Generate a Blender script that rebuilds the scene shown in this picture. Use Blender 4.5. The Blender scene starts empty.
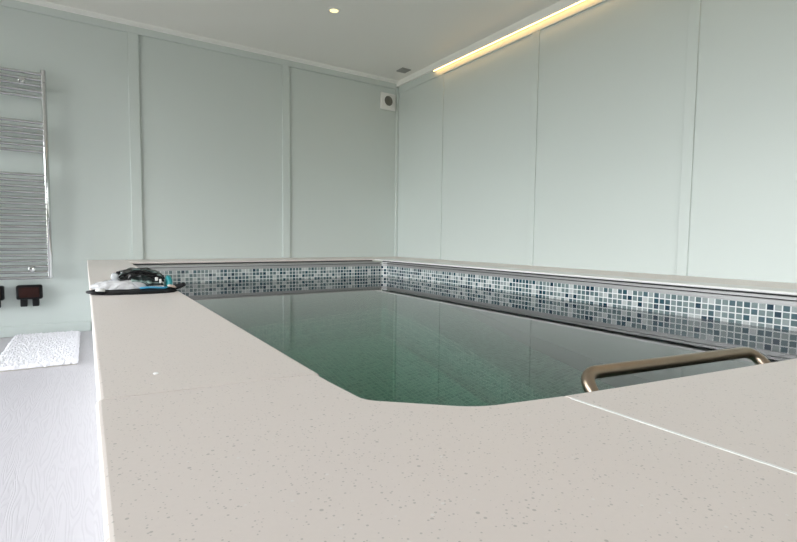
import bpy, bmesh, math, random
from mathutils import Vector, Matrix, noise
random.seed(7)
S = bpy.context.scene
COL = S.collection

# ------------------------------------------------------------------ sizes
D, R, H = 4.258, 2.7327, 2.31          # rear wall, long right wall, ceiling
XL, YF = -2.6, -2.2                    # window wall on the left, wall behind the camera
ZK, ZKB = 0.5293, 0.5175                # coping top / underside
ZT, ZW, ZB = 0.474, 0.3841, -0.62      # tile top, water level, pool bottom

# ------------------------------------------------------------------ node helpers
def mat(name, base=(.8, .8, .8), rough=.5, metal=0., spec=.5):
    m = bpy.data.materials.new(name); m.use_nodes = True
    b = m.node_tree.nodes['Principled BSDF']
    b.inputs['Base Color'].default_value = (*base, 1)
    b.inputs['Roughness'].default_value = rough
    b.inputs['Metallic'].default_value = metal
    b.inputs['Specular IOR Level'].default_value = spec
    return m

def N(m, t, **kw):
    n = m.node_tree.nodes.new(t)
    for k, v in kw.items():
        if k in n.inputs: n.inputs[k].default_value = v
        else: setattr(n, k, v)
    return n

def L(m, a, b): m.node_tree.links.new(a, b)
def bsdf(m): return m.node_tree.nodes['Principled BSDF']

def add_bump(m, height, strength=.3, dist=.002):
    b = N(m, 'ShaderNodeBump', Strength=strength, Distance=dist)
    L(m, height, b.inputs['Height']); L(m, b.outputs['Normal'], bsdf(m).inputs['Normal'])

def noise_tint(m, base, amt=.04, scale=3., rough_var=0.):
    """Slow drift of the colour so that a plain face is never one flat value."""
    tc = N(m, 'ShaderNodeTexCoord'); nz = N(m, 'ShaderNodeTexNoise', Scale=scale, Detail=4.)
    L(m, tc.outputs['Object'], nz.inputs['Vector'])
    mx = N(m, 'ShaderNodeMix', data_type='RGBA')
    mx.inputs[6].default_value = (*[c * (1 - amt) for c in base], 1)
    mx.inputs[7].default_value = (*[min(1, c * (1 + amt)) for c in base], 1)
    L(m, nz.outputs['Fac'], mx.inputs[0]); L(m, mx.outputs[2], bsdf(m).inputs['Base Color'])
    return nz

WALLC = (.580, .634, .606)
M = {}
M['wall'] = mat('sage_panel', WALLC, .42); noise_tint(M['wall'], WALLC, .015, 1.5)
M['batten'] = mat('sage_batten', WALLC, .4); noise_tint(M['batten'], WALLC, .01, 4)
M['ceiling'] = mat('ceiling_white', (.86, .845, .80), .38); noise_tint(M['ceiling'], (.86, .845, .80), .02, 1.)
M['cornice'] = mat('cornice_white', (.88, .88, .84), .4); noise_tint(M['cornice'], (.88, .88, .84), .02, 6)
M['chrome'] = mat('chrome', (.58, .59, .585), .12, 1.); noise_tint(M['chrome'], (.58, .59, .585), .02, 20)
M['bronze'] = mat('brushed_steel', (.37, .295, .225), .30, 1.)
nz = noise_tint(M['bronze'], (.37, .295, .225), .10, 60)
M['white_plastic'] = mat('white_plastic', (.78, .78, .75), .4); noise_tint(M['white_plastic'], (.78, .78, .75), .02, 20)
M['grille'] = mat('grey_grille', (.16, .155, .13), .6); noise_tint(M['grille'], (.16, .155, .13), .1, 40)
M['grey_vent'] = mat('grey_vent', (.33, .33, .31), .5); noise_tint(M['grey_vent'], (.33, .33, .31), .05, 40)
M['black'] = mat('black_rubber', (.008, .008, .009), .5, spec=.12); noise_tint(M['black'], (.012, .012, .013), .3, 40)
M['brown'] = mat('dark_brown_plastic', (.026, .009, .007), .5, spec=.12); noise_tint(M['brown'], (.030, .011, .009), .3, 30)
M['track'] = mat('grey_aluminium', (.37, .365, .36), .42, .35); noise_tint(M['track'], (.37, .365, .36), .05, 15)
M['edge'] = mat('coping_sheen_white', (.80, .79, .775), .36); noise_tint(M['edge'], (.80, .79, .775), .02, 8)  # whiter tone paints the bright sheen along the right coping's front
M['groove'] = mat('track_groove', (.03, .03, .03), .6); noise_tint(M['groove'], (.03, .03, .03), .2, 15)  # near-black, paints the shade inside the rim track
M['cladding'] = mat('white_cladding', (.78, .78, .77), .45); noise_tint(M['cladding'], (.78, .78, .77), .02, 5)
M['grout'] = mat('white_sealant', (.93, .93, .92), .5); noise_tint(M['grout'], (.93, .93, .92), .02, 50)
M['liner'] = mat('pool_liner_grey', (.045, .047, .055), .8, spec=.05); noise_tint(M['liner'], (.045, .047, .055), .05, 3)
M['teal'] = mat('teal_silicone', (.02, .30, .33), .35); noise_tint(M['teal'], (.02, .30, .33), .2, 30)
M['blue'] = mat('blue_silicone', (.05, .33, .55), .35); noise_tint(M['blue'], (.05, .33, .55), .15, 30)
M['peach'] = mat('skin_tone_rubber', (.62, .50, .42), .5); noise_tint(M['peach'], (.62, .5, .42), .08, 30)
M['frame'] = mat('anthracite_frame', (.10, .105, .11), .45); noise_tint(M['frame'], (.10, .105, .11), .05, 10)

def streaks(name, ramp, rough):
    m = mat(name, (.1, .1, .1), rough)
    tc = N(m, 'ShaderNodeTexCoord'); mp = N(m, 'ShaderNodeMapping'); mp.inputs['Scale'].default_value = (16., 45., 85.); mp.inputs['Rotation'].default_value = (0, .35, 0)
    nz = N(m, 'ShaderNodeTexNoise', Scale=1., Detail=3., Distortion=.8); L(m, tc.outputs['Object'], mp.inputs[0]); L(m, mp.outputs[0], nz.inputs['Vector'])
    cr = N(m, 'ShaderNodeValToRGB'); els = cr.color_ramp.elements
    for i, (p, col) in enumerate(ramp):
        e = els[i] if i < 2 else els.new(p)
        e.position = p; e.color = (*col, 1)
    L(m, nz.outputs['Fac'], cr.inputs[0]); L(m, cr.outputs[0], bsdf(m).inputs['Base Color']); add_bump(m, nz.outputs['Fac'], .4, .003); return m
M['streaky'] = streaks('black_streaked_rubber', [(0, (.01, .01, .01)), (.52, (.012, .012, .012)), (.60, (.10, .12, .11)), (.68, (.40, .43, .42))], .25)
M['smoky'] = streaks('smoked_silicone', [(0, (.015, .02, .02)), (.47, (.02, .03, .03)), (.54, (.10, .15, .14)), (.66, (.30, .40, .37))], .2)

# clear plastic film: whitish, half see-through
m = M['film'] = mat('clear_plastic_film', (.80, .80, .82), .18)
bsdf(m).inputs['Alpha'].default_value = .62
tc = N(m, 'ShaderNodeTexCoord'); nz = N(m, 'ShaderNodeTexNoise', Scale=55., Detail=4.)
L(m, tc.outputs['Object'], nz.inputs['Vector']); add_bump(m, nz.outputs['Fac'], .5, .004)
m = M['lens'] = mat('clear_lens', (.62, .65, .68), .06); bsdf(m).inputs['Alpha'].default_value = .5
tc = N(m, 'ShaderNodeTexCoord'); nz = N(m, 'ShaderNodeTexNoise', Scale=40.)
L(m, tc.outputs['Object'], nz.inputs['Vector']); add_bump(m, nz.outputs['Fac'], .2, .002)

# engineered stone: pale warm grey, fine dark and light flecks
m = M['stone'] = mat('pale_speckled_stone', (.62, .59, .56), .36)
tc = N(m, 'ShaderNodeTexCoord')
def flecks(scale, keep, r0, r1):
    v = N(m, 'ShaderNodeTexVoronoi', Scale=scale); L(m, tc.outputs['Object'], v.inputs['Vector'])
    sep = N(m, 'ShaderNodeSeparateColor'); L(m, v.outputs['Color'], sep.inputs[0])
    lt = N(m, 'ShaderNodeMath', operation='LESS_THAN'); L(m, sep.outputs[0], lt.inputs[0]); lt.inputs[1].default_value = keep
    size = N(m, 'ShaderNodeMath', operation='MULTIPLY'); L(m, sep.outputs[1], size.inputs[0]); size.inputs[1].default_value = r1
    mr = N(m, 'ShaderNodeMapRange'); L(m, v.outputs['Distance'], mr.inputs[0])
    L(m, size.outputs[0], mr.inputs[1]); ad = N(m, 'ShaderNodeMath', operation='ADD')
    L(m, size.outputs[0], ad.inputs[0]); ad.inputs[1].default_value = r0
    L(m, ad.outputs[0], mr.inputs[2]); mr.inputs[3].default_value = 1; mr.inputs[4].default_value = 0
    mu = N(m, 'ShaderNodeMath', operation='MULTIPLY'); L(m, mr.outputs[0], mu.inputs[0]); L(m, lt.outputs[0], mu.inputs[1])
    return mu.outputs[0]
def mixc(a, fac, colour, amount):
    mx = N(m, 'ShaderNodeMix', data_type='RGBA')
    if isinstance(a, tuple): mx.inputs[6].default_value = (*a, 1)
    else: L(m, a, mx.inputs[6])
    mx.inputs[7].default_value = (*colour, 1)
    mu = N(m, 'ShaderNodeMath', operation='MULTIPLY'); L(m, fac, mu.inputs[0]); mu.inputs[1].default_value = amount
    L(m, mu.outputs[0], mx.inputs[0]); return mx.outputs[2]
big = N(m, 'ShaderNodeTexNoise', Scale=5., Detail=3.); L(m, tc.outputs['Object'], big.inputs['Vector'])
fine = N(m, 'ShaderNodeTexNoise', Scale=260., Detail=2.); L(m, tc.outputs['Object'], fine.inputs['Vector'])
STONE = (.775, .698, .655)
c = mixc(STONE, big.outputs['Fac'], (.80, .728, .688), .8)
c = mixc(c, fine.outputs['Fac'], (.69, .63, .59), .35)
c = mixc(c, flecks(330., .45, .10, .26), (.40, .37, .345), .6)
c = mixc(c, flecks(175., .28, .06, .24), (.34, .315, .29), .55)
c = mixc(c, flecks(140., .08, .10, .16), (.84, .82, .80), .55)
L(m, c, bsdf(m).inputs['Base Color'])

# mosaic tiles, driven by UVs in metres
def mosaic(name, pitch, grout, ramp, rough, gap=.11):
    m = mat(name, (1, 1, 1), rough, spec=.2)
    uv = N(m, 'ShaderNodeUVMap'); uv.uv_map = 'UVMap'
    sc = N(m, 'ShaderNodeVectorMath', operation='SCALE'); L(m, uv.outputs[0], sc.inputs[0]); sc.inputs['Scale'].default_value = 1 / pitch
    fl = N(m, 'ShaderNodeVectorMath', operation='FLOOR'); L(m, sc.outputs[0], fl.inputs[0])
    fr = N(m, 'ShaderNodeVectorMath', operation='FRACTION'); L(m, sc.outputs[0], fr.inputs[0])
    wn = N(m, 'ShaderNodeTexWhiteNoise', noise_dimensions='2D'); L(m, fl.outputs[0], wn.inputs['Vector'])
    cr = N(m, 'ShaderNodeValToRGB'); cr.color_ramp.interpolation = 'CONSTANT'
    els = cr.color_ramp.elements
    for i, (p, col) in enumerate(ramp):
        e = els[i] if i < 2 else els.new(p)
        e.position = p; e.color = (*col, 1)
    L(m, wn.outputs['Value'], cr.inputs[0])
    # marbling inside a tile
    nz = N(m, 'ShaderNodeTexNoise', Scale=140., Detail=3.); L(m, uv.outputs[0], nz.inputs['Vector'])
    mb = N(m, 'ShaderNodeMix', data_type='RGBA', blend_type='MULTIPLY'); mb.inputs[0].default_value = .45
    L(m, cr.outputs[0], mb.inputs[6]); L(m, nz.outputs['Fac'], mb.inputs[7])
    br = N(m, 'ShaderNodeMix', data_type='RGBA', blend_type='MIX'); br.inputs[0].default_value = .3
    L(m, mb.outputs[2], br.inputs[6]); L(m, cr.outputs[0], br.inputs[7])
    sx = N(m, 'ShaderNodeSeparateXYZ'); L(m, fr.outputs[0], sx.inputs[0])
    def edge(sock):
        a = N(m, 'ShaderNodeMath', operation='SUBTRACT'); L(m, sock, a.inputs[0]); a.inputs[1].default_value = .5
        b = N(m, 'ShaderNodeMath', operation='ABSOLUTE'); L(m, a.outputs[0], b.inputs[0]); return b.outputs[0]
    mxm = N(m, 'ShaderNodeMath', operation='MAXIMUM'); L(m, edge(sx.outputs[0]), mxm.inputs[0]); L(m, edge(sx.outputs[1]), mxm.inputs[1])
    mr = N(m, 'ShaderNodeMapRange'); L(m, mxm.outputs[0], mr.inputs[0]); mr.inputs[1].default_value = .5 - gap; mr.inputs[2].default_value = .5 - gap * .6
    mx = N(m, 'ShaderNodeMix', data_type='RGBA'); L(m, mr.outputs[0], mx.inputs[0]); L(m, br.outputs[2], mx.inputs[6]); mx.inputs[7].default_value = (*grout, 1)
    L(m, mx.outputs[2], bsdf(m).inputs['Base Color'])
    inv = N(m, 'ShaderNodeMath', operation='SUBTRACT'); inv.inputs[0].default_value = 1; L(m, mr.outputs[0], inv.inputs[1])
    add_bump(m, inv.outputs[0], .5, .0015)
    rr = N(m, 'ShaderNodeMapRange'); L(m, mr.outputs[0], rr.inputs[0]); rr.inputs[3].default_value = rough; rr.inputs[4].default_value = .5
    L(m, rr.outputs[0], bsdf(m).inputs['Roughness'])
    return m
M['mosaic'] = mosaic('blue_grey_mosaic', .0262, (.86, .88, .87),
    [(0, (.66, .69, .68)), (.13, (.40, .45, .45)), (.30, (.24, .31, .31)), (.55, (.15, .22, .23)), (.74, (.085, .15, .175)), (.86, (.03, .095, .125)), (.93, (.012, .045, .075))], .2)
M['floor_mosaic'] = mosaic('green_mosaic', .021, (.36, .54, .44),
    [(0, (.33, .53, .43)), (.25, (.28, .48, .38)), (.5, (.23, .42, .33)), (.75, (.19, .36, .28))], .4)

# water
m = M['water'] = bpy.data.materials.new('pool_water'); m.use_nodes = True
nt = m.node_tree; nt.nodes.clear()
out = N(m, 'ShaderNodeOutputMaterial'); g = N(m, 'ShaderNodeBsdfGlass', IOR=1.40, Roughness=0.)
va = N(m, 'ShaderNodeVolumeAbsorption', Density=.85); va.inputs['Color'].default_value = (.18, .74, .58, 1)
L(m, g.outputs[0], out.inputs['Surface']); L(m, va.outputs[0], out.inputs['Volume'])
tc = N(m, 'ShaderNodeTexCoord'); nz = N(m, 'ShaderNodeTexNoise', Scale=9., Detail=2.); L(m, tc.outputs['Object'], nz.inputs['Vector'])
b = N(m, 'ShaderNodeBump', Strength=.008, Distance=.001); L(m, nz.outputs['Fac'], b.inputs['Height']); L(m, b.outputs[0], g.inputs['Normal'])

# lime-washed timber boards running away from the camera
m = M['boards'] = mat('white_washed_boards', (.8, .8, .82), .42)
tc = N(m, 'ShaderNodeTexCoord'); sx = N(m, 'ShaderNodeSeparateXYZ'); L(m, tc.outputs['Object'], sx.inputs[0])
dv = N(m, 'ShaderNodeMath', operation='DIVIDE'); L(m, sx.outputs[0], dv.inputs[0]); dv.inputs[1].default_value = .19
fl = N(m, 'ShaderNodeMath', operation='FLOOR'); L(m, dv.outputs[0], fl.inputs[0])
fr = N(m, 'ShaderNodeMath', operation='FRACT'); L(m, dv.outputs[0], fr.inputs[0])
of = N(m, 'ShaderNodeMath', operation='MULTIPLY'); L(m, fl.outputs[0], of.inputs[0]); of.inputs[1].default_value = 3.7
ad = N(m, 'ShaderNodeMath', operation='ADD'); L(m, sx.outputs[1], ad.inputs[0]); L(m, of.outputs[0], ad.inputs[1])
cb = N(m, 'ShaderNodeCombineXYZ'); L(m, sx.outputs[0], cb.inputs[0]); L(m, ad.outputs[0], cb.inputs[1])
mp = N(m, 'ShaderNodeMapping'); mp.inputs['Scale'].default_value = (10., .9, 1.); L(m, cb.outputs[0], mp.inputs['Vector'])
n1 = N(m, 'ShaderNodeTexNoise', Scale=1.6, Detail=2.); L(m, mp.outputs[0], n1.inputs['Vector'])
k = N(m, 'ShaderNodeMath', operation='MULTIPLY'); L(m, n1.outputs['Fac'], k.inputs[0]); k.inputs[1].default_value = 130.
sn = N(m, 'ShaderNodeMath', operation='SINE'); L(m, k.outputs[0], sn.inputs[0])
mr = N(m, 'ShaderNodeMapRange'); L(m, sn.outputs[0], mr.inputs[0]); mr.inputs[1].default_value = -1; mr.inputs[2].default_value = .2
ed = N(m, 'ShaderNodeMath', operation='LESS_THAN'); L(m, fr.outputs[0], ed.inputs[0]); ed.inputs[1].default_value = .018
hh = N(m, 'ShaderNodeMath', operation='SUBTRACT'); L(m, mr.outputs[0], hh.inputs[0]); L(m, ed.outputs[0], hh.inputs[1])
add_bump(m, hh.outputs[0], .35, .0008)
wn = N(m, 'ShaderNodeTexWhiteNoise', noise_dimensions='1D'); L(m, fl.outputs[0], wn.inputs['W'])
c1 = N(m, 'ShaderNodeMix', data_type='RGBA'); L(m, wn.outputs['Value'], c1.inputs[0])
c1.inputs[6].default_value = (.50, .48, .505, 1); c1.inputs[7].default_value = (.525, .505, .525, 1)
c2 = N(m, 'ShaderNodeMix', data_type='RGBA'); L(m, mr.outputs[0], c2.inputs[0]); c2.inputs[6].default_value = (.475, .455, .48, 1); L(m, c1.outputs[2], c2.inputs[7])
L(m, c2.outputs[2], bsdf(m).inputs['Base Color'])

# shaggy cotton
m = M['pile'] = mat('white_cotton_pile', (.86, .85, .89), .9, spec=.2)
tc = N(m, 'ShaderNodeTexCoord'); nz = N(m, 'ShaderNodeTexNoise', Scale=160., Detail=3.); L(m, tc.outputs['Object'], nz.inputs['Vector'])
add_bump(m, nz.outputs['Fac'], .6, .006)
M['mat_backing'] = mat('mat_backing', (.52, .49, .43), .8); noise_tint(M['mat_backing'], (.52, .49, .43), .1, 30)

def emit(name, col, s):
    m = bpy.data.materials.new(name); m.use_nodes = True; nt = m.node_tree; nt.nodes.clear()
    o = N(m, 'ShaderNodeOutputMaterial'); e = N(m, 'ShaderNodeEmission', Strength=s); e.inputs[0].default_value = (*col, 1)
    L(m, e.outputs[0], o.inputs[0]); return m
M['led'] = emit('warm_led', (1., .57, .19), 8.)
M['lamp'] = emit('warm_lamp', (1., .84, .38), 1.6)
m = M['pane'] = bpy.data.materials.new('window_glass'); m.use_nodes = True; m.node_tree.nodes.clear()
o = N(m, 'ShaderNodeOutputMaterial'); tr = N(m, 'ShaderNodeBsdfTransparent'); gl = N(m, 'ShaderNodeBsdfGlossy', Roughness=.0)
mx = N(m, 'ShaderNodeMixShader'); fz = N(m, 'ShaderNodeFresnel', IOR=1.45); L(m, fz.outputs[0], mx.inputs[0])
L(m, tr.outputs[0], mx.inputs[1]); L(m, gl.outputs[0], mx.inputs[2]); L(m, mx.outputs[0], o.inputs[0])

# ------------------------------------------------------------------ object helpers
def obj(name, bm, material, parent=None, smooth=None, kind=None, label=None):
    me = bpy.data.meshes.new(name); bmesh.ops.recalc_face_normals(bm, faces=bm.faces[:]); bm.to_mesh(me); bm.free()
    for mm in (material if isinstance(material, (list, tuple)) else [material]): me.materials.append(mm)
    o = bpy.data.objects.new(name, me); COL.objects.link(o)
    if smooth is not None:
        me.polygons.foreach_set('use_smooth', [True] * len(me.polygons))
        if smooth < 3: me.set_sharp_from_angle(angle=smooth)
    if parent is not None: o.parent = parent; o.matrix_parent_inverse = Matrix.Translation(-parent.location)
    if kind: o['kind'] = kind
    if label: o['label'] = label
    return o

def thing(name, label, cat, loc=(0, 0, 0), group=None):
    o = bpy.data.objects.new(name, None); COL.objects.link(o); o.location = loc; o.empty_display_size = .05
    o['label'] = label; o['category'] = cat
    if group: o['group'] = group
    return o
def tag(o, label, cat, group=None, kind=None):
    o['label'] = label; o['category'] = cat
    if group: o['group'] = group
    if kind: o['kind'] = kind
    return o

def box(bm, x0, x1, y0, y1, z0, z1, bev=0., seg=2):
    r = bmesh.ops.create_cube(bm, size=1.); vs = r['verts']
    for v in vs: v.co = Vector(((x0 + x1) / 2 + v.co.x * (x1 - x0), (y0 + y1) / 2 + v.co.y * (y1 - y0), (z0 + z1) / 2 + v.co.z * (z1 - z0)))
    if bev:
        es = list({e for v in vs for e in v.link_edges})
        bmesh.ops.bevel(bm, geom=es, offset=bev, segments=seg, profile=.5, affect='EDGES')
    return bm
def B(*a, **k): return box(bmesh.new(), *a, **k)

def tube(bm, pts, r, seg=14, caps=True, flat=1., closed=False):
    """Swept round (or flattened) tube through pts."""
    pts = [Vector(p) for p in pts]; n = len(pts); rings = []; up = None
    for i, p in enumerate(pts):
        a = pts[i - 1] if (i or closed) else p; c = pts[(i + 1) % n] if (i < n - 1 or closed) else p
        t = (c - a).normalized()
        if up is None: up = Vector((0, 0, 1)) if abs(t.z) < .95 else Vector((0, 1, 0))
        s = t.cross(up).normalized(); u = s.cross(t).normalized(); up = u
        rr = r[i] if isinstance(r, (list, tuple)) else r
        rings.append([bm.verts.new(p + s * rr * math.cos(q) + u * rr * flat * math.sin(q)) for q in [2 * math.pi * j / seg for j in range(seg)]])
    for i in range(n if closed else n - 1):
        a, c = rings[i], rings[(i + 1) % n]
        for j in range(seg): bm.faces.new((a[j], a[(j + 1) % seg], c[(j + 1) % seg], c[j]))
    if caps and not closed: bm.faces.new(rings[0][::-1]); bm.faces.new(rings[-1])
    return bm

def lathe(bm, prof, centre, axis='z', seg=32):
    """prof = [(radius, height)...] turned about an axis through centre."""
    C = Vector(centre); rings = []
    def P(r, h, q):
        c, s = r * math.cos(q), r * math.sin(q)
        return C + (Vector((c, s, h)) if axis == 'z' else Vector((c, h, s)))
    for r, h in prof:
        if r < 1e-6: rings.append([bm.verts.new(P(0, h, 0))])
        else: rings.append([bm.verts.new(P(r, h, 2 * math.pi * j / seg)) for j in range(seg)])
    for a, c in zip(rings, rings[1:]):
        for j in range(seg):
            k = (j + 1) % seg
            if len(a) == 1 and len(c) == 1: continue
            if len(a) == 1: bm.faces.new((a[0], c[k], c[j]))
            elif len(c) == 1: bm.faces.new((a[j], a[k], c[0]))
            else: bm.faces.new((a[j], a[k], c[k], c[j]))
    return bm

def slab(poly, z0, z1, bevelled, r=.005, seg=3):
    """Upright prism; sides whose index is in `bevelled` get rounded arrises top and bottom."""
    bm = bmesh.new(); n = len(poly)
    lo = [bm.verts.new((x, y, z0)) for x, y in poly]; hi = [bm.verts.new((x, y, z1)) for x, y in poly]
    bm.faces.new(lo[::-1]); bm.faces.new(hi)
    for i in range(n): bm.faces.new((lo[i], lo[(i + 1) % n], hi[(i + 1) % n], hi[i]))
    es = [e for e in bm.edges for i in bevelled
          if {lo[i], lo[(i + 1) % n]} == set(e.verts) or {hi[i], hi[(i + 1) % n]} == set(e.verts)]
    if es: bmesh.ops.bevel(bm, geom=es, offset=r, segments=seg, profile=.5, affect='EDGES')
    return bm

# ------------------------------------------------------------------ the room
T = .12
obj('wall_back', B(XL - T, R + T, D, D + T, -.75, H + .1), M['wall'], kind='structure')
obj('wall_right', B(R, R + T, YF - T, D, -.75, H + .1), M['wall'], kind='structure')
obj('ceiling', B(XL - T, R + T, YF - T, D + T, H, H + .12), M['ceiling'], kind='structure')
bm = bmesh.new(); box(bm, XL, .026, YF, D, -.06, 0); box(bm, .026, R, YF, -.14, -.06, 0)
obj('floor', bm, M['boards'], kind='structure')

def glazed_wall(wname, fname, axis, pos, a0, a1, opens, z0, z1):
    """Wall along `axis` at pos..pos-T with openings; frames and panes in each opening."""
    def bx(bm, u0, u1, w0, w1, q0, q1):
        if axis == 'y': box(bm, w0, w1, u0, u1, q0, q1)
        else: box(bm, u0, u1, w0, w1, q0, q1)
    bm = bmesh.new(); u = a0
    for o0, o1 in opens:
        bx(bm, u, o0, pos - T, pos, -.06, H); bx(bm, o0, o1, pos - T, pos, z1, H)
        if z0 > 0: bx(bm, o0, o1, pos - T, pos, -.06, z0)
        u = o1
    bx(bm, u, a1, pos - T, pos, -.06, H)
    obj(wname, bm, M['wall'], kind='structure')
    for i, (o0, o1) in enumerate(opens):
        bm = bmesh.new(); f = .055
        bx(bm, o0, o1, pos - .09, pos - .03, z0, z0 + f); bx(bm, o0, o1, pos - .09, pos - .03, z1 - f, z1)
        n = max(1, round((o1 - o0) / 1.0)); w = (o1 - o0) / n
        for j in range(n + 1):
            uu = min(max(o0 + j * w, o0 + f / 2), o1 - f / 2)
            bx(bm, uu - f / 2, uu + f / 2, pos - .09, pos - .03, z0 + f, z1 - f)
        fr = obj(f'{fname}_{i + 1}', bm, M['frame'], kind='structure')
        bm = bmesh.new()
        for j in range(n):
            bx(bm, o0 + j * w + f * (1 if j == 0 else .5), o0 + (j + 1) * w - f * (1 if j == n - 1 else .5), pos - .063, pos - .057, z0 + f, z1 - f)
        obj('window_pane', bm, M['pane'], fr, kind='structure')
glazed_wall('wall_left', 'door', 'y', XL, YF - T, D, [(-.7, 4.0)], .03, 2.12)
glazed_wall('wall_front', 'window', 'x', YF, XL, R, [(.3, 2.3)], .03, 1.45)

# wall panelling: frieze rails, battens, cornices, skirting
BT = .016                                         # how far battens stand off the panels
obj('trim_1', B(XL, R - .03, D - BT, D, 2.235, 2.2885, bev=.003), M['batten'], kind='structure')     # rear frieze
obj('trim_2', B(.305, .378, D - BT, D, ZK, 2.235, bev=.003), M['batten'], kind='structure')
obj('trim_3', B(1.503, 1.572, D - BT, D, ZK, 2.235, bev=.003), M['batten'], kind='structure')
obj('trim_4', B(-1.15, -1.08, D - BT, D, .075, 2.235, bev=.003), M['batten'], kind='structure')
obj('trim_5', B(R - .028, R, D - .022, D, ZK, 2.252, bev=.004), M['batten'], kind='structure')      # corner bead
obj('trim_6', B(R - .009, R, YF, D - .022, 2.19, 2.262, bev=.003), M['batten'], kind='structure')     # right frieze
for i, (y0, y1) in enumerate(((1.338, 1.395), (2.413, 2.475), (3.50, 3.57), (.20, .27), (-.93, -.86))):
    obj(f'trim_{7 + i}', B(R - .010, R, y0, y1, ZK if y0 > .1 else 0, 2.172 + .018, bev=.003), M['batten'], kind='structure')
def cove(prof, along, a0, a1):
    bm = bmesh.new(); ends = []
    for a in (a0, a1):
        ends.append([bm.verts.new((a, D - p, H - q) if along == 'x' else (R - p, a, H - q)) for p, q in prof])
    n = len(prof)
    for i in range(n): bm.faces.new((ends[0][i], ends[0][(i + 1) % n], ends[1][(i + 1) % n], ends[1][i]))
    bm.faces.new(ends[0][::-1]); bm.faces.new(ends[1]); return bm
cp = [(0, 0), (.056, 0), (.056, .005), (.048, .012), (.034, .017), (.016, .020), (.016, .023), (0, .023)]
obj('trim_12', cove(cp, 'x', XL, R), M['cornice'], kind='structure')
obj('trim_13', cove([(0, 0), (.032, 0), (.032, .050), (.030, .0525), (0, .0525)], 'y', YF, D - .003), M['cornice'], kind='structure')
obj('baseboard_back', B(XL, .02, D - .014, D, 0, .075, bev=.004), M['batten'], kind='structure')

# LED strip tucked under the cornice on the right wall
led = thing('led_strip', 'glowing warm LED strip under the cornice of the long right wall', 'light strip', (R - .02, 1., 2.25))
bm = B(R - .040, R - BT - .001, YF + .05, 3.62, 2.2436, 2.2575); box(bm, R - .042, R - .0398, YF + .05, 3.62, 2.2395, 2.2575)
obj('channel', bm, M['cornice'], led)
obj('diffuser', B(R - .0395, R - .0285, YF + .06, 3.61, 2.2370, 2.2435), M['led'], led)

# downlight
dl = thing('downlight', 'small round recessed downlight glowing in the ceiling', 'ceiling light', (1.510, 3.199, H))
obj('bezel', lathe(bmesh.new(), [(.030, -.001), (.033, -.006), (.041, -.006), (.045, -.003), (.046, .0), (.030, 0)], (1.510, 3.199, H)), M['white_plastic'], dl, smooth=.6)
obj('lens', lathe(bmesh.new(), [(0, -.0042), (.020, -.004), (.0298, -.003), (.0298, -.0005), (0, -.0005)], (1.510, 3.199, H)), M['lamp'], dl, smooth=.6)

# square ceiling vent
cv = thing('ceiling_vent', 'small grey square vent on the ceiling beside the right wall cornice', 'vent', (2.575, 3.92, H))
obj('plate', B(2.525, 2.625, 3.865, 3.975, H - .008, H, bev=.003), M['grey_vent'], cv)
for k in range(4): obj('slat', B(2.532 + k * .0235, 2.547 + k * .0235, 3.875, 3.965, H - .011, H - .0081), M['grey_vent'], cv)

# extractor on the rear wall
ex = thing('wall_vent', 'white square extractor vent with round grey grille high on the rear wall', 'vent', (2.600, D, 2.10))
obj('cover_plate', B(2.514, 2.690, D - .026, D, 2.012, 2.176, bev=.008, seg=3), M['white_plastic'], ex, smooth=.6)
obj('rim', lathe(bmesh.new(), [(.049, -.026), (.049, -.035), (.054, -.036), (.057, -.034), (.057, -.026)], (2.600, D, 2.098), 'y'), M['white_plastic'], ex, smooth=.6)
bm = lathe(bmesh.new(), [(0, -.030), (.012, -.031), (.015, -.0275), (.024, -.0275), (.026, -.030), (.029, -.030), (.031, -.0275), (.038, -.0275), (.040, -.030), (.044, -.030), (.0488, -.028), (.0488, -.0262), (0, -.0262)], (2.600, D, 2.098), 'y')
obj('grille', bm, M['grille'], ex, smooth=.5)

# ------------------------------------------------------------------ chrome towel radiator
RY = 4.178
rad = thing('towel_radiator', 'tall chrome ladder towel radiator on the rear wall', 'radiator', (-.46, D, .409))
for x in (-.212, -.72):
    bm = tube(bmesh.new(), [(x, RY, .409), (x, RY, .415), (x, RY, 1.83), (x, RY, 1.837)], [.0135, .016, .016, .0125], seg=20)
    up = obj('upright', bm, M['chrome'], rad, smooth=.9)
    for z in (.49, 1.725):                        # stand-offs to the wall
        obj('bracket', tube(bmesh.new(), [(x, RY + .012, z), (x, D, z)], .009, seg=12), M['chrome'], up, smooth=.9)
    obj('vent_screw', lathe(bmesh.new(), [(0, -.022), (.006, -.022), (.007, -.015), (0, -.015)], (x + .004, RY, 1.757), 'y', seg=14), M['chrome'], up, smooth=.6)
zs = [1.804 - .039 * i for i in range(5)] + [1.477 - .0392 * i for i in range(6)] + [1.121 - .0392 * i for i in range(19)]
for z in zs:
    pts = [(-.715 + .5 * i / 8, RY - .004, z) for i in range(9)]
    obj('rung', tube(bmesh.new(), pts, .0105, seg=14), M['chrome'], rad, smooth=.9)
for x, z in ((-.329, 1.745), (-.312, .475), (-.60, 1.745), (-.60, .475)):
    bm = lathe(bmesh.new(), [(0, -.030), (.015, -.030), (.019, -.027), (.019, -.016), (.008, -.015), (.008, D - RY)], (x, RY, z), 'y', seg=24)
    obj('wall_fixing', bm, M['chrome'], rad, smooth=.7)

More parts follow.
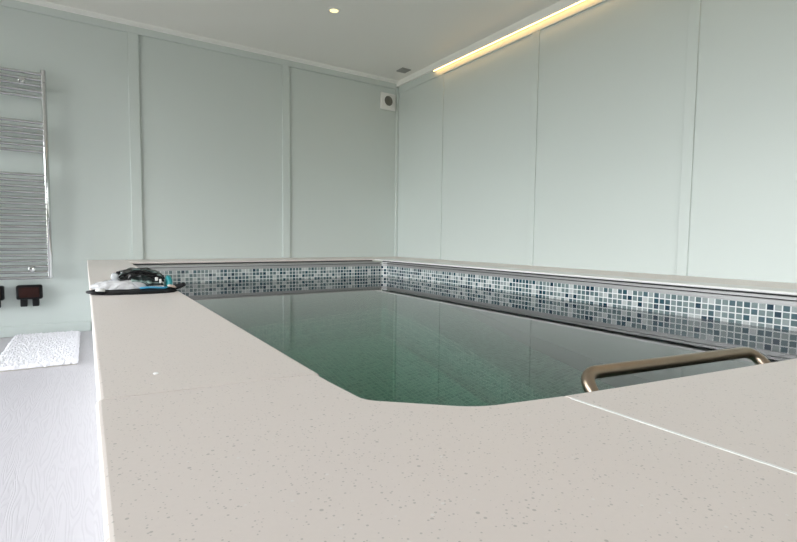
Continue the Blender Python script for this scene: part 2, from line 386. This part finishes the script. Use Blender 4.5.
# dark wall boxes under the radiator
def wall_box(x0, label):
    t = thing('wall_box', label, 'wall box', (x0 + .073, D, .31), 'dark boxes under the radiator')
    x1 = x0 + .146
    obj('housing', B(x0, x1, D - .062, D, .262, .360, bev=.012, seg=3), M['black'], t, smooth=.7)
    obj('lid', B(x0 + .016, x1 - .016, D - .067, D - .0605, .276, .347, bev=.005, seg=2), M['brown'], t, smooth=.7)
    for xs in (x0 + .020, x0 + .087):
        obj('stub', B(xs, xs + .039, D - .050, D - .012, .211, .264, bev=.006), M['black'], t, smooth=.7)
    return t
wall_box(-.408, 'dark brown wall box with two black stubs, right of its pair under the radiator')
wall_box(-.620, 'dark brown wall box cut by the photo edge, left of its pair under the radiator')

# ------------------------------------------------------------------ bath mat
bmt = thing('bath_mat', 'white shaggy bath mat on the pale floorboards below the radiator', 'mat', (-.245, 3.67, 0))
def quad(u, v):
    a = Vector((-.430, 3.175)); b_ = Vector((-.050, 3.16)); c_ = Vector((-.047, 4.15)); d_ = Vector((-.424, 4.175))
    return (a * (1 - u) + b_ * u) * (1 - v) + (d_ * (1 - u) + c_ * u) * v
bm = bmesh.new(); NU, NV = 110, 260; gr = []
for j in range(NV + 1):
    row = []
    for i in range(NU + 1):
        u, v = i / NU, j / NV; p = quad(u, v)
        e = min(u * .38, (1 - u) * .38, v, 1 - v)
        edge = min(1, e / .012)
        q = Vector((p.x * 75, p.y * 75, 0))
        t = abs(noise.noise(q)) + .6 * abs(noise.noise(q * 2.3 + Vector((9, 4, 1))))
        h = .008 + (.013 + .014 * t) * math.sqrt(max(0, edge))
        wob = Vector((noise.noise(q * .8 + Vector((3, 3, 7))), noise.noise(q * .8 + Vector((11, 5, 2))))) * .006
        row.append(bm.verts.new((p.x + wob.x, p.y + wob.y, h)))
    gr.append(row)
for j in range(NV):
    for i in range(NU): bm.faces.new((gr[j][i], gr[j][i + 1], gr[j + 1][i + 1], gr[j + 1][i]))
rim = [gr[0][i] for i in range(NU + 1)] + [gr[j][NU] for j in range(1, NV + 1)] + [gr[NV][i] for i in range(NU - 1, -1, -1)] + [gr[j][0] for j in range(NV - 1, 0, -1)]
low = [bm.verts.new((v.co.x, v.co.y, .0065)) for v in rim]
for i in range(len(rim)): bm.faces.new((rim[i], low[i], low[(i + 1) % len(rim)], rim[(i + 1) % len(rim)]))
bm.faces.new(low)
obj('pile', bm, M['pile'], bmt, smooth=4)
p = [quad(.012, .005), quad(.988, .005), quad(.988, .995), quad(.012, .995)]
obj('backing', slab([tuple(q) for q in p], .0, .0062, []), M['mat_backing'], bmt)

# ------------------------------------------------------------------ the pool
pool = thing('swimming_pool', 'raised indoor pool with blue and grey mosaic band and grey rim tracks', 'pool', (1.2, 2., 0))
inner = [(.275, .488), (.362, .402), (.934, .312), (2.225, .285), (2.225, 3.612), (2.189, 3.648), (.275, 3.648)]
def ring_band(poly, z0, z1, uvname='UVMap'):
    bm = bmesh.new(); uv = bm.loops.layers.uv.new(uvname); s = 0
    n = len(poly)
    for i in range(n):
        a, b_ = Vector(poly[i]), Vector(poly[(i + 1) % n]); l = (b_ - a).length
        vs = [bm.verts.new((*a, z0)), bm.verts.new((*b_, z0)), bm.verts.new((*b_, z1)), bm.verts.new((*a, z1))]
        f = bm.faces.new(vs)
        for lp, q in zip(f.loops, ((s, z0 - ZT), (s + l, z0 - ZT), (s + l, z1 - ZT), (s, z1 - ZT))): lp[uv].uv = (q[0] + 10, q[1] + .0262 * 40 - .002)
        s += l
    return bm
def offset(poly, d):
    """Grow a counter-clockwise polygon outwards by d."""
    n = len(poly); res = []
    for i in range(n):
        p, a, c = Vector(poly[i]), Vector(poly[i - 1]), Vector(poly[(i + 1) % n])
        e0 = (p - a).normalized(); e1 = (c - p).normalized()
        n0 = Vector((e0.y, -e0.x)); n1 = Vector((e1.y, -e1.x)); mm = (n0 + n1); mm = mm / max(.2, mm.dot(n0))
        res.append(tuple(p + mm * d))
    return res
def shell(poly, thick, z0, z1):
    bm = ring_band(poly, z0, z1); uv = bm.loops.layers.uv.active
    outp = offset(poly, thick); n = len(poly)
    for i in range(n):
        j = (i + 1) % n
        for quad_ in (((*poly[i], z1), (*poly[j], z1), (*outp[j], z1), (*outp[i], z1)), ((*outp[i], z0), (*outp[j], z0), (*poly[j], z0), (*poly[i], z0)),
                      ((*outp[i], z1), (*outp[j], z1), (*outp[j], z0), (*outp[i], z0))):
            f = bm.faces.new([bm.verts.new(q) for q in quad_])
            for lp in f.loops: lp[uv].uv = (10.003, .0005)
    bmesh.ops.remove_doubles(bm, verts=bm.verts[:], dist=1e-5)
    return bm
obj('tile_band', shell(inner, .02, .372, ZT), M['mosaic'], pool)
obj('pool_wall', shell(inner, .02, ZB, .3718), M['liner'], pool)
bm = bmesh.new(); uv = bm.loops.layers.uv.new('UVMap')
ob = offset(inner, .02); lo = [bm.verts.new((*q, ZB - .03)) for q in ob]; hi = [bm.verts.new((*q, ZB - .0002)) for q in ob]
bm.faces.new(lo[::-1]); bm.faces.new(hi)
for i in range(len(ob)): bm.faces.new((lo[i], lo[(i + 1) % len(ob)], hi[(i + 1) % len(ob)], hi[i]))
for f in bm.faces:
    for lp in f.loops: lp[uv].uv = (lp.vert.co.x + 5, lp.vert.co.y + 5)
obj('pool_floor', bm, M['floor_mosaic'], pool)
# underwater bench along the right side, narrowing away from the camera
bench = [(1.72, .2955), (1.76, .9), (1.80, 1.21), (1.87, 1.66), (2.01, 2.18), (2.12, 2.55), (2.2245, 2.86), (2.2245, .286)]
obj('bench', slab(bench[::-1], ZB, ZW - .80, [], 0), M['liner'], pool)
# outer cladding (left side and near side)
bm = bmesh.new(); box(bm, .0262, .05, -.138, D - .002, 0, ZKB - .001); box(bm, .0501, R - .002, -.138, -.115, 0, ZKB - .001)
obj('side_panel', bm, M['cladding'], pool)

# rim track: front lip, groove, second rail, near-black fill painting shade under coping
def track(poly_in, i, j, trim0=0., trim1=0., g1=.024):
    a, b_ = Vector(poly_in[i]), Vector(poly_in[j]); e = (b_ - a).normalized(); nn = Vector((e.y, -e.x))
    a = a + e * trim0; b_ = b_ - e * trim1
    def bar(bm, d0, d1, z0, z1):
        vs = []
        for z in (z0, z1):
            for q, d in ((a, d0), (b_, d0), (b_, d1), (a, d1)): vs.append(bm.verts.new((*(q + nn * d), z)))
        for f in ((3, 2, 1, 0), (4, 5, 6, 7), (0, 1, 5, 4), (1, 2, 6, 5), (2, 3, 7, 6), (3, 0, 4, 7)): bm.faces.new([vs[k] for k in f])
    bm = bmesh.new(); bar(bm, 0, .016, ZT + .0004, .4930); bar(bm, .016, .20, ZT + .0004, .4780); bar(bm, .006, .20, .4975, .5085)
    t = obj('cover_track', bm, M['track'], pool)
    bm = bmesh.new(); bar(bm, .030, .20, .4782, .4974); bar(bm, g1, .20, .5086, ZKB - .0005)  # bars fill slot and gap, shade put into their colour
    obj('groove', bm, M['groove'], t)
track(inner, 3, 4, .02, .0008); track(inner, 4, 5, .0008, .0008); track(inner, 5, 6, .0008, .0, .165)
# ------------------------------------------------------------------ water
wp = offset(inner, -.0006)
bm = bmesh.new(); lo = [bm.verts.new((*q, ZB + .0004)) for q in offset(inner, .006)]; hi = [bm.verts.new((*q, ZW)) for q in offset(inner, .006)]
bm.faces.new(lo[::-1]); bm.faces.new(hi)
for i in range(len(lo)): bm.faces.new((lo[i], lo[(i + 1) % len(lo)], hi[(i + 1) % len(lo)], hi[i]))
tag(obj('pool_water', bm, M['water']), 'still green pool water mirroring the tiles and walls', 'water', kind='stuff')

# ------------------------------------------------------------------ coping
def coping(poly, bev, label):
    o = obj('coping_slab', slab(poly, ZKB, ZK, bev), M['stone'])
    return tag(o, label, 'coping', 'stone coping around the pool')
coping([(.0080, .6145), (.258, .590), (.258, D - .002), (.0080, D - .002)], [1, 3], 'long speckled coping slab between floorboards and pool, with the swim gear lying on it')
def fil(p0, p, p1, r, n=7):
    p0, p, p1 = Vector(p0), Vector(p), Vector(p1); a = p + (p0 - p).normalized() * r; c = p + (p1 - p).normalized() * r
    return [tuple(a * (1 - k / n) ** 2 + p * 2 * (k / n) * (1 - k / n) + c * (k / n) ** 2) for k in range(n + 1)]
E0, E1, E2, E3 = (.934, .287), (.3525, .3775), (.2560, .4640), (.2548, .5885)   # edge of the opening
sl = (E0[1] - E1[1]) / (E0[0] - E1[0]); ey = lambda x: E0[1] + sl * (x - E0[0])
c1 = [(.0052, -.16), (.461, -.16), (.461, ey(.461))] + fil(E0, E1, E2, .030) + fil(E1, E2, E3, .016) + [E3, (.0052, .6125)]
coping(c1, [0] + list(range(2, len(c1) - 2)) + [len(c1) - 1], 'speckled corner coping slab wrapping the angled corner of the pool opening')
near = coping([(.465, -.16), (R - .003, -.16), (R - .003, .255), (2.205, .263), E0, (.465, ey(.465))], [0, 3, 4], 'speckled coping slab in front of the metal grab rail, past the white seam')
g = obj('seam', B(.4608, .4652, -.155, .347, ZKB + .002, ZK + .0003), M['grout'], near, label='white sealant seam between two coping slabs')
rc = coping([(2.3625, .266), (R - .002, .259), (R - .002, 3.803), (2.3625, 3.803)], [], 'long narrow coping slab at the foot of the right wall')
obj('sheen_strip', slab([(2.205, .267), (2.3615, .2655), (2.3615, 3.803), (2.205, 3.803)], ZKB, ZK, [3], .004), M['edge'], rc, label='coping edge strip above the water with its bright sheen painted in')  # front of the coping, split off to carry its painted sheen
coping([(.262, 3.805), (R - .002, 3.805), (R - .002, D - .002), (.262, D - .002)], [0], 'coping slab at the foot of the rear wall beyond the water')
# chalky scuffs
bm = bmesh.new()
bmesh.ops.create_icosphere(bm, subdivisions=2, radius=1., matrix=Matrix.Translation((.073, .692, ZK + .0012)) @ Matrix.Diagonal((.0036, .0022, .0014, 1)))
tag(obj('white_crumb', bm, M['grout'], smooth=4), 'tiny white crumb lying on the long left coping slab', 'crumb')

# ------------------------------------------------------------------ grab rail
rail_ctl = [Vector(q) for q in ((.788, .340, .165), (.797, .574, .4545), (1.316, .490, .4545), (1.272, .307, .305))]
def fillet(ctl, r, n=9):
    out_ = [ctl[0]]
    for i in range(1, len(ctl) - 1):
        p = ctl[i]; a = (ctl[i - 1] - p); c = (ctl[i + 1] - p)
        d = min(r, a.length * .48, c.length * .48); p0 = p + a.normalized() * d; p1 = p + c.normalized() * d
        for k in range(n + 1):
            t = k / n; out_.append(p0 * (1 - t) ** 2 + p * 2 * t * (1 - t) + p1 * t ** 2)
    out_.append(ctl[-1]); return out_
gr_ = thing('grab_rail', 'brushed metal grab rail above the water behind the near coping', 'handrail', (1.08, .18, .36))
pts = fillet(rail_ctl, .036)
obj('tube', tube(bmesh.new(), pts, .0128, seg=20), M['bronze'], gr_, smooth=1.)
for x, y, z in ((.788, .336, .165), (1.272, .3055, .305)):
    obj('flange', lathe(bmesh.new(), [(0, 0), (.03, 0), (.03, .006), (.026, .009), (.0, .009)], (x, y, z), 'y', seg=24), M['bronze'], gr_, smooth=.6)

# ------------------------------------------------------------------ swim gear on the left coping
def blob(bm, fn, nu=40, nv=18):
    """Closed lump: fn(angle, t) -> point, t from 0 (rim at the bottom) to 1 (top)."""
    rings = []
    for j in range(nv + 1):
        t = j / nv
        rings.append([bm.verts.new(fn(2 * math.pi * i / nu, t)) for i in range(nu)] if t < 1 else [bm.verts.new(fn(0, 1))])
    for j in range(nv):
        a, c = rings[j], rings[j + 1]
        for i in range(nu):
            k = (i + 1) % nu
            if len(c) == 1: bm.faces.new((a[i], a[k], c[0]))
            else: bm.faces.new((a[i], a[k], c[k], c[i]))
    bm.faces.new(rings[0][::-1]); return bm
def lump(cx, cy, z0, rx, ry, h, rot=0., wob=.08, f=30., seed=0., sq=2.4):
    cr, sr = math.cos(rot), math.sin(rot)
    def fn(q, t):
        s = math.cos(t * math.pi / 2) ** .55
        c0, s0 = math.cos(q), math.sin(q)
        m_ = (abs(c0) ** sq + abs(s0) ** sq) ** (-1 / sq)
        x, y = rx * s * c0 * m_, ry * s * s0 * m_; z = h * math.sin(t * math.pi / 2)
        p = Vector((cx + x * cr - y * sr, cy + x * sr + y * cr, z0 + z))
        nv_ = Vector((noise.noise(p * f + Vector((seed, 0, 0))), noise.noise(p * f + Vector((0, seed, 5))), noise.noise(p * f + Vector((7, 0, seed)))))
        p += Vector((nv_.x * rx, nv_.y * ry, nv_.z * h * t)) * wob
        if t == 0: p.z = z0
        return p
    return fn
z0 = ZK + .0003
# black mesh drawstring pouch, flat
po = thing('drawstring_pouch', 'flat black mesh drawstring pouch under the clear plastic packet', 'pouch', (.13, 1.77, ZK))
obj('bag', blob(bmesh.new(), lump(.134, 1.772, z0, .122, .088, .0115, -.10, .06, 40, 3, 3.2), 64, 8), M['black'], po, smooth=4)
cord = [(.030 + .028 * math.cos(a), 1.748 + .045 * math.sin(a), z0 + .0052 + .002 * (1 + math.sin(2 * a))) for a in [2 * math.pi * k / 28 for k in range(28)]]
obj('cord', tube(bmesh.new(), cord, .0046, seg=8, closed=True), M['black'], po, smooth=4)
c2 = [(.222 + .052 * t, 1.728 + .025 * math.sin(4 * t) + .02 * t, z0 + .0062 + .016 * t * t) for t in [k / 14 for k in range(15)]]
obj('cord', tube(bmesh.new(), c2, [.006 + .003 * math.sin(math.pi * k / 14) for k in range(15)], seg=8), M['black'], po, smooth=4)
obj('toggle', tube(bmesh.new(), [(.024, 1.718, z0 + .013), (.034, 1.714, z0 + .014), (.047, 1.715, z0 + .013)], [.005, .0064, .005], seg=12), M['white_plastic'], po, smooth=4, label='pale plastic cord toggle')
# clear packet
pk = obj('plastic_packet', blob(bmesh.new(), lump(.092, 1.782, z0 + .0130, .076, .052, .025, -.05, .22, 60, 11, 3.), 80, 18), M['film'], smooth=4)
tag(pk, 'crumpled clear plastic packet lying on the black pouch', 'packet')
# swimming goggles in a crumpled heap on top
gz = z0 + .0372
go = thing('swim_goggles', 'black swim goggles with crumpled translucent strap heaped on the clear packet', 'goggles', (.15, 1.80, gz))
obj('skirt', blob(bmesh.new(), lump(.144, 1.806, gz, .070, .040, .036, -.05, .20, 45, 21, 2.2), 72, 22), M['streaky'], go, smooth=4)
def sheet(x0, x1, y0, ztop, zbot, th, seed):
    """Hanging crumpled flap with real thickness."""
    bm = bmesh.new(); n, k_ = 26, 12; fr_, bk = [], []
    for j in range(k_ + 1):
        a, c = [], []
        for i in range(n + 1):
            u, v = i / n, j / k_
            x = x0 + (x1 - x0) * u; zt_ = ztop - .030 * u ** 2.2; z = zt_ + (zbot - zt_) * v
            p = Vector((x * 60, z * 60, seed)); y = y0 - .018 * math.sin(v * 1.5) + .008 * noise.noise(p) + .006 * noise.noise(p * 2.3)
            a.append(bm.verts.new((x, y, z))); c.append(bm.verts.new((x, y + th, z)))
        fr_.append(a); bk.append(c)
    for j in range(k_):
        for i in range(n):
            bm.faces.new((fr_[j][i], fr_[j][i + 1], fr_[j + 1][i + 1], fr_[j + 1][i]))
            bm.faces.new((bk[j][i + 1], bk[j][i], bk[j + 1][i], bk[j + 1][i + 1]))
    ra = fr_[0] + [r[-1] for r in fr_[1:]] + fr_[-1][-2::-1] + [r[0] for r in fr_[-2:0:-1]]
    rb = bk[0] + [r[-1] for r in bk[1:]] + bk[-1][-2::-1] + [r[0] for r in bk[-2:0:-1]]
    for i in range(len(ra)): bm.faces.new((ra[i], rb[i], rb[(i + 1) % len(ra)], ra[(i + 1) % len(ra)]))
    return bm
obj('skirt', sheet(.120, .214, 1.766, gz + .018, z0 + .0185, .002, 4.), M['smoky'], go, smooth=4, label='translucent grey green skirt')
def arch(x0, x1, y0, y1, za, zb, h, seed, n=26):
    r_ = []
    for k in range(n + 1):
        t = k / n
        r_.append((x0 + (x1 - x0) * t, y0 + (y1 - y0) * t + .004 * noise.noise(Vector((t * 6, seed, 0))), za + (zb - za) * t + h * math.sin(math.pi * t) ** .7 + .004 * noise.noise(Vector((t * 7, 3, seed)))))
    return r_
obj('strap', tube(bmesh.new(), arch(.082, .216, 1.774, 1.764, gz + .006, gz - .006, .0275, 2.), .0042, seg=8, flat=.7), M['black'], go, smooth=4)
obj('strap', tube(bmesh.new(), arch(.112, .208, 1.757, 1.752, gz + .002, gz - .014, .024, 9.), .0034, seg=8, flat=.7), M['black'], go, smooth=4)
obj('strap', tube(bmesh.new(), arch(.088, .220, 1.785, 1.782, gz + .010, gz + .000, .0285, 5.), .0038, seg=8, flat=.7), M['smoky'], go, smooth=4, label='translucent grey strap')
bm = bmesh.new(); bmesh.ops.create_uvsphere(bm, u_segments=24, v_segments=16, radius=1., matrix=Matrix.Translation((.076, 1.775, gz + .0125)) @ Matrix.Diagonal((.0115, .012, .0135, 1)))
obj('lens', bm, M['lens'], go, smooth=4, label='clear domed lens')
bm = bmesh.new()
bmesh.ops.create_icosphere(bm, subdivisions=2, radius=1., matrix=Matrix.Translation((.086, 1.772, gz + .026)) @ Matrix.Diagonal((.007, .007, .005, 1)))
obj('nose_bridge', bm, M['black'], go, smooth=4)
bm = bmesh.new(); box(bm, .188, .197, 1.744, 1.749, gz - .002, gz + .010, bev=.002); box(bm, .200, .207, 1.744, 1.749, gz - .010, gz + .004, bev=.002)
obj('buckle', bm, M['white_plastic'], go, smooth=.6, label='white strap buckle')
# teal and blue cap
cap = thing('bathing_cap', 'folded teal and blue bathing cap squeezed beside the black goggles', 'bathing cap', (.21, 1.75, z0 + .012))
obj('crown', blob(bmesh.new(), lump(.231, 1.775, z0 + .0125, .0125, .026, .036, .0, .18, 70, 31, 2.2), 32, 12), M['teal'], cap, smooth=4)
obj('rolled_edge', tube(bmesh.new(), [(.142 + .078 * t, 1.722 + .008 * t, z0 + .0150 + .0015 * math.sin(5 * t)) for t in [k / 12 for k in range(13)]], [.0026] + [.0036] * 11 + [.0026], seg=10), M['blue'], cap, smooth=4, label='bright blue rolled edge')
er = obj('nose_clip', tube(bmesh.new(), [(.222, 1.724, z0 + .020), (.231, 1.724, z0 + .0195), (.240, 1.727, z0 + .0165), (.247, 1.731, z0 + .0125)], [.003, .0046, .0044, .003], seg=10), M['peach'], smooth=4)
tag(er, 'small peach rubber nose clip at the pool end of the pouch', 'nose clip')

# ------------------------------------------------------------------ light
W = bpy.data.worlds.new('overcast_day'); S.world = W; W.use_nodes = True
nt = W.node_tree; bg = nt.nodes['Background']
tc = nt.nodes.new('ShaderNodeTexCoord'); sp = nt.nodes.new('ShaderNodeSeparateXYZ'); nt.links.new(tc.outputs['Generated'], sp.inputs[0])
cr = nt.nodes.new('ShaderNodeValToRGB'); mr = nt.nodes.new('ShaderNodeMapRange')
mr.inputs[1].default_value = -1; mr.inputs[2].default_value = 1; nt.links.new(sp.outputs[2], mr.inputs[0]); nt.links.new(mr.outputs[0], cr.inputs[0])
e = cr.color_ramp.elements; e[0].position = .0; e[0].color = (.22, .22, .20, 1); e[1].position = 1.; e[1].color = (.86, .92, 1., 1)
x = e.new(.49); x.color = (.24, .24, .22, 1); x = e.new(.51); x.color = (.95, .98, 1., 1)
nt.links.new(cr.outputs[0], bg.inputs[0]); bg.inputs[1].default_value = 10.5

def portal(loc, rot, sx_, sy_):
    l = bpy.data.lights.new('daylight_portal', 'AREA'); l.shape = 'RECTANGLE'; l.size = sx_; l.size_y = sy_; l.cycles.is_portal = True
    o = bpy.data.objects.new('daylight_portal', l); COL.objects.link(o); o.location = loc; o.rotation_euler = rot
portal((XL - T - .01, 1.65, 1.075), (0, -math.pi / 2, 0), 2.1, 4.7)
portal((1.3, YF - T - .01, .74), (math.pi / 2, 0, 0), 2.0, 1.42)

# ------------------------------------------------------------------ camera
yaw, pitch, roll, f = .5754, .0653, .0116, 483.0531
cy, sy, cp_, sp_ = math.cos(yaw), math.sin(yaw), math.cos(pitch), math.sin(pitch)
F = Vector((sy * cp_, cy * cp_, -sp_)); r_ = Vector((cy, -sy, 0)); u_ = r_.cross(F)
c_, s_ = math.cos(roll), math.sin(roll); r2 = r_ * c_ + u_ * s_; u2 = u_ * c_ - r_ * s_
cd = bpy.data.cameras.new('camera'); cam = bpy.data.objects.new('camera', cd); COL.objects.link(cam)
cd.sensor_fit = 'HORIZONTAL'; cd.sensor_width = 36; cd.lens = 36 * f / 797; cd.clip_start = .01
cam.matrix_world = Matrix(((r2.x, u2.x, -F.x, 0), (r2.y, u2.y, -F.y, 0), (r2.z, u2.z, -F.z, .7086), (0, 0, 0, 1)))
S.camera = cam
vs_ = S.view_settings; vs_.view_transform = 'Standard'; vs_.look = 'None'; vs_.gamma = 1; vs_.use_curve_mapping = False; vs_.exposure = .27
